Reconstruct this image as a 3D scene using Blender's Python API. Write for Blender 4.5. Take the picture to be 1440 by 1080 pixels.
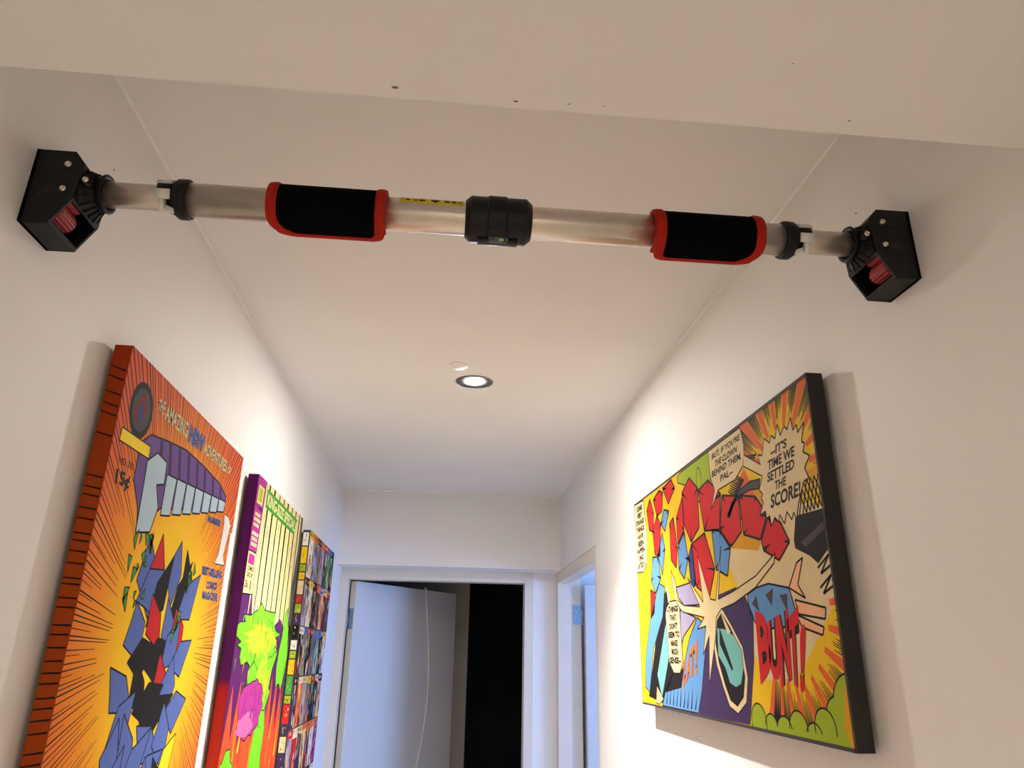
import bpy, bmesh, math, random
from mathutils import Vector, Matrix
from mathutils.geometry import tessellate_polygon

for o in list(bpy.data.objects):
    bpy.data.objects.remove(o)
S = bpy.context.scene
COL = S.collection
PI = math.pi

# ------------------------------------------------------------------ camera
CZ = 1.70                                   # eye height of the phone
YAW, PITCH, ROLL, FPX = -0.0886, 0.3595, 0.0180, 1023.7
fwd = Vector((-math.sin(YAW) * math.cos(PITCH), math.cos(YAW) * math.cos(PITCH), math.sin(PITCH)))
rgt = Vector((math.cos(YAW), math.sin(YAW), 0))
upv = rgt.cross(fwd)
r2 = math.cos(ROLL) * rgt + math.sin(ROLL) * upv
u2 = -math.sin(ROLL) * rgt + math.cos(ROLL) * upv
cam_d = bpy.data.cameras.new('camera')
cam = bpy.data.objects.new('camera', cam_d)
COL.objects.link(cam)
cam_d.sensor_fit = 'HORIZONTAL'
cam_d.sensor_width = 36.0
cam_d.lens = FPX / 1440 * 36.0
cam_d.clip_start = 0.02
M = Matrix((r2, u2, -fwd)).transposed().to_4x4()
M.translation = Vector((0, 0, CZ))
cam.matrix_world = M
S.camera = cam

# ------------------------------------------------------------------ world, light, exposure
W = bpy.data.worlds.new('sky')
S.world = W
W.use_nodes = True
W.node_tree.nodes['Background'].inputs[0].default_value = (0.45, 0.60, 1.0, 1)
W.node_tree.nodes['Background'].inputs[1].default_value = 0.6

def area(name, loc, target, sx, sy, power, col):
    d = bpy.data.lights.new(name, 'AREA')
    d.shape = 'RECTANGLE'; d.size = sx; d.size_y = sy; d.energy = power; d.color = col
    o = bpy.data.objects.new(name, d)
    o.location = loc
    o.rotation_euler = (Vector(target) - Vector(loc)).to_track_quat('-Z', 'Y').to_euler()
    COL.objects.link(o)
    return o

BEAM = 58.0                                  # watts of its downward beam
OPAL = 12.0                                   # emission of the added opal fill lamp behind the camera (built below)
# daylight outside the window of the side room
DAY = 43.0
area('window_daylight', (3.25, 2.0, 1.74), (0.5, 2.0, 1.74), 1.15, 1.3, DAY, (0.24, 0.44, 1.0))
LED = 400.0                                  # emission of the downlight's lamp (built with it below)

VS = S.view_settings
VS.view_transform = 'Standard'
VS.look = 'None'
VS.exposure = 1.66
VS.gamma = 1.0
VS.use_curve_mapping = False

# ------------------------------------------------------------------ helpers
def lin(c):
    f = lambda v: v / 12.92 if v <= 0.04045 else ((v + 0.055) / 1.055) ** 2.4
    return tuple(f(v / 255.0) for v in c) + (1.0,)

MATS = {}
def mat(name, rgb, rough=0.5, metal=0.0, noise=0.0, nscale=40.0, bump=0.0, bscale=200.0, emit=None, spec=None):
    if name in MATS:
        return MATS[name]
    m = bpy.data.materials.new(name)
    m.use_nodes = True
    nt = m.node_tree
    p = nt.nodes['Principled BSDF']
    c = lin(rgb)
    p.inputs['Base Color'].default_value = c
    p.inputs['Roughness'].default_value = rough
    p.inputs['Metallic'].default_value = metal
    if spec is not None:
        p.inputs['Specular IOR Level'].default_value = spec
    tc = nt.nodes.new('ShaderNodeTexCoord')
    if noise > 0:
        n = nt.nodes.new('ShaderNodeTexNoise')
        n.inputs['Scale'].default_value = nscale
        n.inputs['Detail'].default_value = 4
        nt.links.new(tc.outputs['Object'], n.inputs['Vector'])
        r = nt.nodes.new('ShaderNodeValToRGB')
        r.color_ramp.elements[0].position = 0.3
        r.color_ramp.elements[1].position = 0.7
        r.color_ramp.elements[0].color = tuple(v * (1 - noise) for v in c[:3]) + (1,)
        r.color_ramp.elements[1].color = tuple(min(1, v * (1 + noise)) for v in c[:3]) + (1,)
        nt.links.new(n.outputs['Fac'], r.inputs['Fac'])
        nt.links.new(r.outputs['Color'], p.inputs['Base Color'])
    if bump > 0:
        n2 = nt.nodes.new('ShaderNodeTexNoise')
        n2.inputs['Scale'].default_value = bscale
        n2.inputs['Detail'].default_value = 3
        nt.links.new(tc.outputs['Object'], n2.inputs['Vector'])
        b = nt.nodes.new('ShaderNodeBump')
        b.inputs['Strength'].default_value = bump
        b.inputs['Distance'].default_value = 0.001
        nt.links.new(n2.outputs['Fac'], b.inputs['Height'])
        nt.links.new(b.outputs['Normal'], p.inputs['Normal'])
    if emit:
        p.inputs['Emission Color'].default_value = emit[:3] + (1,)
        p.inputs['Emission Strength'].default_value = emit[3]
    MATS[name] = m
    return m

M_WALL = mat('wall_paint', (233, 230, 226), 0.6, noise=0.015, nscale=6, bump=0.12, bscale=350)
M_CEIL = mat('ceiling_paint', (232, 229, 225), 0.7, noise=0.015, nscale=5, bump=0.08, bscale=300)
M_TRIM = mat('gloss_trim_paint', (222, 212, 196), 0.35, noise=0.02, nscale=12)
M_CAULK = mat('caulk', (236, 233, 228), 0.5)
M_DOOR = mat('door_paint', (202, 201, 200), 0.45, noise=0.02, nscale=5)
M_FLOOR = mat('oak_floor', (218, 201, 180), 0.45, noise=0.1, nscale=9)
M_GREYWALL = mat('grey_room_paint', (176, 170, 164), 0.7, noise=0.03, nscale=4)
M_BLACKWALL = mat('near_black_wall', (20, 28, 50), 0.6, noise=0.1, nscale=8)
M_STEEL = mat('brushed_steel', (222, 213, 200), 0.29, 1.0, noise=0.04, nscale=60)
_p = M_STEEL.node_tree.nodes['Principled BSDF']         # fine turning marks run around the tube
_t = M_STEEL.node_tree.nodes.new('ShaderNodeTangent'); _t.direction_type = 'RADIAL'; _t.axis = 'X'
M_STEEL.node_tree.links.new(_t.outputs['Tangent'], _p.inputs['Tangent'])
_p.inputs['Anisotropic'].default_value = 0.92; _p.inputs['Anisotropic Rotation'].default_value = 0.25
M_ZINC = mat('zinc_hinge', (150, 165, 178), 0.3, 1.0, noise=0.2, nscale=90)
M_PLASTIC = mat('black_plastic', (9, 10, 13), 0.46, noise=0.1, nscale=80, bump=0.2, bscale=900, spec=0.28)
M_SLOT = mat('slot_black', (3, 3, 4), 0.7)
M_FOAM = mat('black_neoprene', (5, 5, 6), 0.95, noise=0.2, nscale=300, bump=0.4, bscale=1500, spec=0.06)
M_RED = mat('red_binding', (172, 34, 16), 0.75, noise=0.08, nscale=150, bump=0.4, bscale=1200, spec=0.2)
M_KNOB = mat('red_knob_plastic', (140, 18, 16), 0.45, noise=0.05, nscale=60)
M_CLIP = mat('white_clip_plastic', (222, 218, 212), 0.4, noise=0.02)
M_SCREW = mat('screw_steel', (215, 205, 190), 0.3, 1.0, noise=0.05)
M_YEL = mat('yellow_sticker', (226, 200, 40), 0.5, noise=0.04)
M_VIAL = mat('level_vial_green', (40, 70, 55), 0.15)
M_LIME = mat('level_fluid', (200, 235, 60), 0.1)
M_REFL = mat('reflector', (128, 124, 118), 0.45, 1.0, noise=0.03)
M_RING = mat('lamp_trim_ring', (140, 136, 128), 0.5, 0.0, noise=0.02)
M_LED = mat('lamp_lens', (255, 240, 215), 0.4, emit=(1.0, 0.97, 0.93, LED))
M_OPAL = mat('fill_diffuser', (250, 245, 235), 0.4, emit=(1.0, 0.90, 0.77, OPAL))
M_WHITE = mat('white_gloss', (245, 244, 240), 0.3, noise=0.01)
M_CORD = mat('white_cord', (225, 212, 196), 0.6, noise=0.03)
M_WOOD = mat('pine_stretcher', (190, 160, 115), 0.7, noise=0.15, nscale=30)

class MB:
    """collects pieces and links them as one mesh object"""
    def __init__(s):
        s.bm = bmesh.new()
    def poly(s, pts, faces, mi=0, smooth=False):
        vs = [s.bm.verts.new(p) for p in pts]
        out = []
        for f in faces:
            try:
                fc = s.bm.faces.new([vs[i] for i in f])
            except ValueError:
                continue
            fc.material_index = mi; fc.smooth = smooth
            out.append(fc)
        return out
    def box(s, a, b, mi=0, bev=0.0):
        x0, y0, z0 = [min(p, q) for p, q in zip(a, b)]
        x1, y1, z1 = [max(p, q) for p, q in zip(a, b)]
        fs = s.poly([(x0,y0,z0),(x1,y0,z0),(x1,y1,z0),(x0,y1,z0),(x0,y0,z1),(x1,y0,z1),(x1,y1,z1),(x0,y1,z1)],
                    [(0,3,2,1),(4,5,6,7),(0,1,5,4),(1,2,6,5),(2,3,7,6),(3,0,4,7)], mi)
        if bev > 0:
            es = list({e for f in fs for e in f.edges})
            bmesh.ops.bevel(s.bm, geom=es, offset=bev, segments=2, profile=0.6, affect='EDGES', material=-1)
        return s
    def prism(s, poly, axis, a, b, mi=0, bev=0.0):
        """poly in the two other axes, extruded from a to b along axis (0 x, 1 y, 2 z)"""
        def put(p, t):
            l = list(p); l.insert(axis, t); return tuple(l)
        n = len(poly)
        pts = [put(p, a) for p in poly] + [put(p, b) for p in poly]
        fs = s.poly(pts, [tuple(range(n)), tuple(range(2*n-1, n-1, -1))] + [(i, n+i, n+(i+1) % n, (i+1) % n) for i in range(n)], mi)
        bmesh.ops.recalc_face_normals(s.bm, faces=fs)
        if bev > 0:
            es = list({e for f in fs for e in f.edges})
            bmesh.ops.bevel(s.bm, geom=es, offset=bev, segments=2, profile=0.6, affect='EDGES', material=-1)
        return s
    def lathe(s, prof, org, axis, n=40, closed=False, mi=0, smooth=True, cap=False):
        """prof: (along, radius)"""
        ax = Vector(axis).normalized()
        e1 = ax.orthogonal().normalized(); e2 = ax.cross(e1)
        org = Vector(org)
        rings = []
        for u, r in prof:
            rings.append([s.bm.verts.new(org + ax*u + (e1*math.cos(2*PI*k/n) + e2*math.sin(2*PI*k/n))*max(r, 1e-5)) for k in range(n)])
        m = len(prof); fs = []
        for i in range(m if closed else m-1):
            A, B = rings[i], rings[(i+1) % m]
            for k in range(n):
                f = s.bm.faces.new((A[k], A[(k+1) % n], B[(k+1) % n], B[k])); f.smooth = smooth; f.material_index = mi; fs.append(f)
        if cap:
            fs.append(s.bm.faces.new(rings[0])); fs.append(s.bm.faces.new(rings[-1]))
        bmesh.ops.recalc_face_normals(s.bm, faces=fs)
        return s
    def tube(s, pts, r, n=8, mi=0):
        pts = [Vector(p) for p in pts]
        rings = []
        for i, p in enumerate(pts):
            t = (pts[min(i+1, len(pts)-1)] - pts[max(i-1, 0)]).normalized()
            e1 = t.cross(Vector((0, 1, 0.01))).normalized(); e2 = t.cross(e1)
            rings.append([s.bm.verts.new(p + (e1*math.cos(2*PI*k/n) + e2*math.sin(2*PI*k/n))*r) for k in range(n)])
        fs = []
        for A, B in zip(rings[:-1], rings[1:]):
            for k in range(n):
                f = s.bm.faces.new((A[k], A[(k+1) % n], B[(k+1) % n], B[k])); f.smooth = True; f.material_index = mi; fs.append(f)
        fs.append(s.bm.faces.new(rings[0])); fs.append(s.bm.faces.new(rings[-1]))
        bmesh.ops.recalc_face_normals(s.bm, faces=fs)
        return s
    def shell(s, fn, nu, nv, thick, mi=0):
        """closed thin shell: fn(i/nu, j/nv, side) -> point, side 0 inner 1 outer"""
        g = [[[s.bm.verts.new(fn(i/nu, j/nv, k)) for j in range(nv+1)] for i in range(nu+1)] for k in (0, 1)]
        fs = []
        for k in (0, 1):
            for i in range(nu):
                for j in range(nv):
                    f = s.bm.faces.new((g[k][i][j], g[k][i+1][j], g[k][i+1][j+1], g[k][i][j+1])); f.smooth = True; fs.append(f)
        for i in range(nu):
            for j in (0, nv):
                fs.append(s.bm.faces.new((g[0][i][j], g[0][i+1][j], g[1][i+1][j], g[1][i][j])))
        for j in range(nv):
            for i in (0, nu):
                fs.append(s.bm.faces.new((g[0][i][j], g[0][i][j+1], g[1][i][j+1], g[1][i][j])))
        for f in fs: f.material_index = mi
        bmesh.ops.recalc_face_normals(s.bm, faces=fs)
        return s
    def build(s, name, mats, parent=None):
        me = bpy.data.meshes.new(name)
        s.bm.to_mesh(me); s.bm.free()
        for m in (mats if isinstance(mats, (list, tuple)) else [mats]):
            me.materials.append(m)
        o = bpy.data.objects.new(name, me)
        COL.objects.link(o)
        if parent: o.parent = parent
        return o

def empty(name, loc, rz=0):
    o = bpy.data.objects.new(name, None)
    o.location = loc; o.rotation_euler = (0, 0, rz); o.empty_display_size = 0.05
    COL.objects.link(o)
    return o

def tag(o, label=None, cat=None, group=None, kind=None):
    if label: o['label'] = label
    if cat: o['category'] = cat
    if group: o['group'] = group
    if kind: o['kind'] = kind
    return o

def struct(o, label):
    return tag(o, label, None, None, 'structure')

# ------------------------------------------------------------------ the corridor
XL, XR = -0.4622, 0.5378           # faces of the corridor walls
HC = CZ + 0.7123                   # corridor ceiling
YE = 3.356                         # face of the bulkhead over the end door
YF = 3.50                          # face of the end door's frame
SOF = CZ + 0.3755                  # soffit over the doors
YB, ZB = 0.528, CZ + 0.467         # edge of the lowered ceiling over the camera
YBACK = -2.4
LX, LY, LR = 0.063, 1.888, 0.0535  # downlight

b = MB(); b.box((-1.6, YBACK-0.1, -0.1), (3.2, 7.0, 0.0))
struct(b.build('floor', M_FLOOR), 'warm oak floor of the corridor below the picture')

b = MB(); b.box((XL-0.1, YBACK, 0), (XL, YF+0.1, HC+0.15))
wl = struct(b.build('wall_left', M_WALL), 'white corridor wall on the left with three comic canvases')

b = MB()
b.box((XR, YBACK, 0), (XR+0.11, 2.585, HC+0.15))
b.box((XR, 2.585, SOF+0.003), (XR+0.11, YF+0.1, HC+0.15))
wr = struct(b.build('wall_right', M_WALL), 'white corridor wall on the right with the wide comic canvas and a doorway')

b = MB()
b.box((XL, YE, SOF), (XR, YF+0.1, HC+0.15))
b.box((0.427, YF, 0), (XR, YF+0.1, SOF))
struct(b.build('wall_end', M_WALL), 'white wall above and beside the open door at the corridor end')

b = MB(); b.box((XL-0.1, YBACK-0.1, 0), (XR+0.1, YBACK, HC+0.15))
struct(b.build('wall_back', M_WALL), 'white corridor wall behind the camera')

# ceiling with a round hole for the downlight
b = MB()
n = 48
x0, x1, y0, y1 = XL-0.05, XR+0.05, YB-0.1, YE+0.05
inner, outer = [], []
for k in range(n):
    a = 2*PI*k/n
    c, s_ = math.cos(a), math.sin(a)
    inner.append((LX+LR*c, LY+LR*s_, HC))
    t = min(((x1-LX)/c if c > 1e-9 else (x0-LX)/c if c < -1e-9 else 1e9), ((y1-LY)/s_ if s_ > 1e-9 else (y0-LY)/s_ if s_ < -1e-9 else 1e9))
    outer.append((LX+t*c, LY+t*s_, HC))
b.poly(inner+outer, [(k, (k+1) % n, n+(k+1) % n, n+k) for k in range(n)])
corner = [(x0, y0), (x1, y0), (x1, y1), (x0, y1)]
for cx, cy in corner:                     # fill the corners the radial fan cuts off
    best = sorted(range(n), key=lambda k: (outer[k][0]-cx)**2+(outer[k][1]-cy)**2)
    k0 = best[0]
    ks = [k for k in range(n) if True]
    # the two neighbouring fan points on different sides
    ang = math.atan2(cy-LY, cx-LX) % (2*PI)
    i = int(ang/(2*PI)*n) % n
    b.poly([outer[i], outer[(i+1) % n], (cx, cy, HC)], [(0, 1, 2)])
b.box((x0, y0, HC+0.12), (x1, y1, HC+0.16))
bmesh.ops.recalc_face_normals(b.bm, faces=b.bm.faces[:])
struct(b.build('ceiling', M_CEIL), 'white corridor ceiling with the lit round downlight')

# lowered ceiling over the camera
b = MB(); b.box((XL, YBACK, ZB), (XR, YB, HC+0.12))
low = struct(b.build('ceiling_lowered', M_CEIL), 'lower white ceiling panel nearest the camera, its straight edge crossing the picture')
mch = mat('chipped_paint', (120, 108, 96), 0.8)
for (cx, cy, sx) in ((-0.062, 0.515, 0.0032), (0.045, 0.520, 0.0022), (0.093, 0.518, 0.0012), (0.125, 0.517, 0.0010), (0.352, 0.560-0.05, 0.0016), (0.270, 0.45, 0.0010)):
    c = MB(); c.lathe([(0, 0), (0, 1.0), (0.2, 0.8), (0.2, 0)], (0, 0, 0), (0, 0, -1), 12)
    o = c.build('paint_chip', mch, low)
    o.location = (cx, cy, ZB); o.scale = (sx, sx*0.5, 0.001)

for nm, a_, b_ in (('trim_1', (XL, YB, HC), 0), ('trim_2', (XR, YB, HC), 1)):
    sg = 1 if b_ == 0 else -1
    t = MB(); t.prism([(a_[0], HC), (a_[0]+sg*0.002, HC), (a_[0], HC-0.0035)], 1, YB, YE)
    struct(t.build(nm, M_CAULK), 'thin white caulk bead where the %s wall meets the ceiling' % ('left' if b_ == 0 else 'right'))
t = MB(); t.prism([(YE, HC), (YE-0.004, HC), (YE-0.004, HC-0.003), (YE, HC-0.006)], 0, XL, XR)
struct(t.build('trim_3', M_CAULK), 'thin white bead along the top of the end wall')
for par, px, py, pz in ((wl, XL, 0.856, CZ+0.60), (wr, XR, 0.80, CZ+0.575)):
    c = MB(); c.lathe([(0, 0.0), (0, 0.0016), (0.0004, 0.0012), (0.0004, 0)], (px, py, pz), (1 if px < 0 else -1, 0, 0), 10)
    c.build('pin_hole', mch, par)

# ------------------------------------------------------------------ end door
d1 = struct(empty('door_1', (0, YF, 0)), 'white door standing ajar into the dark room at the corridor end')
def at(par, o):
    o.parent = par
    o.matrix_parent_inverse = par.matrix_basis.inverted()
    return o
def dpart(mb, name, m, par):
    return at(par, mb.build(name, m))
JL, JR, JT = -0.425, 0.388, CZ+0.327
b = MB(); b.box((XL, YF, 0), (JL, YF+0.075, SOF), bev=0.002); dpart(b, 'jamb', M_TRIM, d1)
b = MB(); b.box((JR, YF, 0), (0.427, YF+0.075, SOF), bev=0.002); dpart(b, 'jamb', M_TRIM, d1)
b = MB(); b.box((JL, YF, JT), (JR, YF+0.075, SOF), bev=0.002); dpart(b, 'frame_head', M_TRIM, d1)
PIN = Vector((JL+0.004, YF+0.073, 0)); TH = math.radians(52)
leaf = MB(); leaf.box((0.002, -0.036, 0.01), (0.775, 0.0, JT-0.005), bev=0.0015)
lo = leaf.build('leaf', M_DOOR); lo.location = PIN; lo.rotation_euler = (0, 0, TH)
lo.parent = d1; lo.matrix_parent_inverse = d1.matrix_basis.inverted()
eb = MB(); eb.box((0.0005, -0.0355, 0.011), (0.0024, -0.0005, JT-0.006)); eb.build('leaf_edge', M_TRIM, lo)
for hz in (CZ+0.155, 1.0, 0.25):
    hb = MB(); hb.box((-0.0005, -0.030, hz-0.045), (0.0012, 0.0, hz+0.045))
    hb.lathe([(-0.046, 0.0), (-0.046, 0.005), (0.046, 0.005), (0.046, 0)], (-0.003, 0.001, hz), (0, 0, 1), 12)
    for q in (-0.028, 0.0, 0.028):
        hb.lathe([(0, 0.004), (0.001, 0.003), (0.001, 0)], (-0.0005, -0.016+0.006*math.cos(q*200), hz+q), (-1, 0, 0), 10)
    hb.build('hinge', M_ZINC, lo)
hd = MB()
hd.lathe([(0, 0), (0, 0.026), (0.006, 0.026), (0.008, 0.012), (0.035, 0.010), (0.04, 0)], (0.715, -0.036, 1.0), (0, -1, 0), 20)
hd.box((0.60, -0.078, 0.991), (0.725, -0.066, 1.009), bev=0.003)
hd.build('door_handle', M_ZINC, lo)

# cord hanging from the top of the ajar door
def leafpt(u, z, off=-0.040):
    c, s_ = math.cos(TH), math.sin(TH)
    return (PIN.x + u*c - off*s_, PIN.y + u*s_ + off*c, z)
ctrl = [(0.505, JT+0.002, -0.030), (0.505, JT-0.002, -0.040), (0.517, JT-0.08, -0.040), (0.540, JT-0.22, -0.041), (0.558, JT-0.38, -0.042), (0.557, JT-0.55, -0.042), (0.532, JT-0.72, -0.041), (0.484, JT-0.90, -0.040), (0.42, JT-1.10, -0.040)]
cv = []
for i in range(len(ctrl)-1):
    p0, p1, p2, p3 = ctrl[max(i-1, 0)], ctrl[i], ctrl[i+1], ctrl[min(i+2, len(ctrl)-1)]
    for k in range(6):
        t = k/6
        cv.append(leafpt(*[0.5*((2*p1[j]) + (-p0[j]+p2[j])*t + (2*p0[j]-5*p1[j]+4*p2[j]-p3[j])*t*t + (-p0[j]+3*p1[j]-3*p2[j]+p3[j])*t**3) for j in range(3)]))
cv.append(leafpt(*ctrl[-1]))
b = MB(); b.tube(cv, 0.0034, 8)
tag(b.build('hanging_cord', M_CORD), 'thin white cord hanging in a curve from the top of the ajar door', 'cord')

# ------------------------------------------------------------------ side door on the right
d2 = struct(empty('door_2', (XR, 3.05, 0)), 'pale door opened into the side room on the right, metal hinge showing')
YJ = 3.462
b = MB(); b.box((XR, YJ, 0), (XR+0.06, YF, SOF+0.003), bev=0.002); b.box((XR+0.06, YJ+0.012, 0), (XR+0.11, YF, SOF+0.003)); dpart(b, 'jamb', M_TRIM, d2)
b = MB(); b.box((XR+0.002, 2.585, 0), (XR+0.06, 2.62, SOF-0.048), bev=0.002); dpart(b, 'jamb', M_TRIM, d2)
b = MB(); b.box((XR+0.001, 2.585, SOF-0.048), (XR+0.06, YJ, SOF+0.002), bev=0.002); dpart(b, 'frame_head', M_TRIM, d2)
P2 = Vector((XR+0.118, YJ+0.012, 0)); T2 = math.radians(2)
leaf = MB(); leaf.box((0.004, -0.036, 0.01), (0.78, 0.0, SOF-0.055), bev=0.0015)
l2 = leaf.build('leaf', M_DOOR); l2.location = P2; l2.rotation_euler = (0, 0, T2)
l2.parent = d2; l2.matrix_parent_inverse = d2.matrix_basis.inverted()
for hz in (CZ+0.19, 1.0, 0.25):
    hb = MB(); hb.box((-0.046, -0.0018, hz-0.043), (-0.006, -0.0002, hz+0.043))
    hb.lathe([(-0.044, 0.0), (-0.044, 0.005), (0.044, 0.005), (0.044, 0)], (-0.003, -0.004, hz), (0, 0, 1), 12)
    for q in (-0.028, 0.0, 0.028):
        hb.lathe([(0, 0.0045), (0.001, 0.0035), (0.001, 0)], (-0.028, -0.0018, hz+q), (0, -1, 0), 10)
    h = hb.build('hinge', M_ZINC, l2)

# side room with the daylight window
b = MB(); b.box((XR+0.11, 3.58, 0), (3.0, 3.68, 2.56)); struct(b.build('wall_side_room_far', M_WALL), 'white far wall of the side room')
b = MB(); b.box((XR+0.11, 0.3, 0), (3.0, 0.4, 2.56)); struct(b.build('wall_side_room_near', M_WALL), 'white near wall of the side room')
b = MB()
b.box((3.0, 0.3, 0), (3.1, 3.68, 1.08)); b.box((3.0, 0.3, 2.38), (3.1, 3.68, 2.56)); b.box((3.0, 0.3, 1.08), (3.1, 1.45, 2.38)); b.box((3.0, 2.55, 1.08), (3.1, 3.68, 2.38))
struct(b.build('wall_side_room_window', M_WALL), 'white window wall of the side room')
b = MB(); b.box((XR+0.10, 0.3, HC+0.01), (3.1, 3.68, HC+0.12)); struct(b.build('ceiling_side_room', M_CEIL), 'white ceiling of the side room')
w1 = struct(empty('window_1', (3.04, 2.0, 1.08)), 'daylight window of the side room')
for (ya, yb_, za, zb) in ((1.45, 1.49, 1.08, 2.38), (2.51, 2.55, 1.08, 2.38), (1.49, 2.51, 1.08, 1.12), (1.49, 2.51, 2.34, 2.38), (1.985, 2.015, 1.12, 2.34)):
    b = MB(); b.box((3.02, ya, za), (3.06, yb_, zb)); dpart(b, 'window_frame', M_TRIM, w1)

# dark room behind the end door
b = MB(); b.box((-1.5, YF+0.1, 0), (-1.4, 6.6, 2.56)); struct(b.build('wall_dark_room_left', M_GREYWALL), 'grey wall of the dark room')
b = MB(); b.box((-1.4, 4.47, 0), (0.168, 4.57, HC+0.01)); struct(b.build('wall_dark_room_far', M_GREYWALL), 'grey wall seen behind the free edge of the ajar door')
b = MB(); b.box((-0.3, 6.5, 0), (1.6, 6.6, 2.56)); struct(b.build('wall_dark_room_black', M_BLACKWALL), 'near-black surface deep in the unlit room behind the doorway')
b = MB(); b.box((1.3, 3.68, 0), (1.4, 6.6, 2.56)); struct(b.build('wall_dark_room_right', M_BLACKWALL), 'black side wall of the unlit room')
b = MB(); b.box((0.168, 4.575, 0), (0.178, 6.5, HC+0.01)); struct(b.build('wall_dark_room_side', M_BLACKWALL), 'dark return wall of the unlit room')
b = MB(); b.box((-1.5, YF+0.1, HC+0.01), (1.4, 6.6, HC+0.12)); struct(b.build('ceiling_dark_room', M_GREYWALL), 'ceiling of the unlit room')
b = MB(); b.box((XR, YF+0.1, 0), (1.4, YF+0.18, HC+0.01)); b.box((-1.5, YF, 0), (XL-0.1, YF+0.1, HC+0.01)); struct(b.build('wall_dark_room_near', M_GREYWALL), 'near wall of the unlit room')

# ------------------------------------------------------------------ downlight, added fill lamp and lens ghost disc
dl = tag(empty('downlight', (LX, LY, HC)), 'round recessed downlight, lit, silver reflector, in the corridor ceiling', 'downlight')
b = MB(); b.lathe([(0.0006, LR-0.0008), (-0.0002, LR+0.0012), (-0.0004, LR+0.0006), (0.0005, LR-0.0016)], (0, 0, 0), (0, 0, 1), 48, closed=True)
b.build('trim_ring', M_RING, dl)
b = MB(); b.lathe([(0.0006, LR-0.0005), (0.0007, 0.040), (0.0008, 0.0265), (0.006, 0.0265), (0.006, LR-0.0005)], (0, 0, 0), (0, 0, 1), 48, closed=True)
b.build('reflector', M_REFL, dl)
b = MB(); b.lathe([(0.0012, 0.0), (0.0012, 0.0262), (0.036, 0.0262), (0.036, 0)], (0, 0, 0), (0, 0, 1), 40)
b.build('lamp', M_LED, dl)
b = MB(); b.lathe([(0.036, 0.0), (0.036, 0.036), (0.09, 0.036), (0.09, 0)], (0, 0, 0), (0, 0, 1), 32)
b.build('housing', M_REFL, dl)
sp = bpy.data.lights.new('downlight_beam', 'SPOT')          # the lamp's own beam, shaped by its reflector
sp.energy = BEAM; sp.color = (1.0, 0.97, 0.93); sp.spot_size = math.radians(112); sp.spot_blend = 0.8; sp.shadow_soft_size = 0.02
so = bpy.data.objects.new('downlight_beam', sp); so.location = (0, 0, -0.001); so.parent = dl; COL.objects.link(so)
op = tag(empty('fill_lamp', (0.04, -1.25, ZB)), 'round opal fill lamp added out of view behind the camera', 'fill lamp')  # added unseen lamp, soft fill for the near walls and lowered ceiling
b = MB(); b.lathe([(0, 0.0), (0, 0.20), (-0.03, 0.20), (-0.03, 0.19), (-0.004, 0.19), (-0.004, 0)], (0, 0, 0), (0, 0, 1), 40); b.build('base', M_WHITE, op)
b = MB(); b.lathe([(-0.012, 0.188), (-0.045, 0.18), (-0.065, 0.12), (-0.07, 0.0)], (0, 0, 0), (0, 0, 1), 40); b.build('diffuser', M_OPAL, op)
ds = tag(empty('lens_ghost_disc', (0.0155, 1.768, HC)), 'small flat white disc added next to the downlight in place of its lens ghost', 'lens ghost disc')  # added disc, stands in for a lens reflection of the downlight
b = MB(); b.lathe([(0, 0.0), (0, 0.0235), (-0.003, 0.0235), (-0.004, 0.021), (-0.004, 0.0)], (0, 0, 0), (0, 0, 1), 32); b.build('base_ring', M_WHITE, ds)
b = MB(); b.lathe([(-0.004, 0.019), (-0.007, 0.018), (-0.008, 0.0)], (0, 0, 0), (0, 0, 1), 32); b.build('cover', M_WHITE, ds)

# ------------------------------------------------------------------ pull-up bar
BY, BZ = 0.731, CZ+0.4788
bar = tag(empty('pull_up_bar', (0.0378, BY, BZ)), 'steel pull-up bar wedged between the corridor walls with black red-edged grips', 'pull-up bar')
def bp(mb, name, m, par=bar):
    o = mb.build(name, m)
    o.parent = par
    o.matrix_parent_inverse = Matrix.Translation(bar.location).inverted() if par is bar else par.matrix_parent_inverse
    return o
def sub(mb, name, m, part):
    o = mb.build(name, m); o.parent = part      # parts keep world coordinates in their meshes
    return o
AX = (1, 0, 0)
def cyl(th, r, x, yc=BY, zc=BZ):
    return (x, yc - r*math.cos(th), zc + r*math.sin(th))
RB, RS = 0.0194, 0.0148
b = MB(); b.lathe([(-0.310, RB-0.0015), (-0.310, RB), (0.394, RB), (0.394, RB-0.0015)], (0, BY, BZ), AX, 64, closed=True)
otube = bp(b, 'outer_tube', M_STEEL)
for (xa, xb) in ((XL+0.054, -0.25), (0.33, XR-0.052)):
    b = MB(); b.lathe([(xa, RS-0.0015), (xa, RS), (xb, RS), (xb, RS-0.0015)], (0, BY, BZ), AX, 48, closed=True)
    bp(b, 'inner_tube', M_STEEL)
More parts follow.
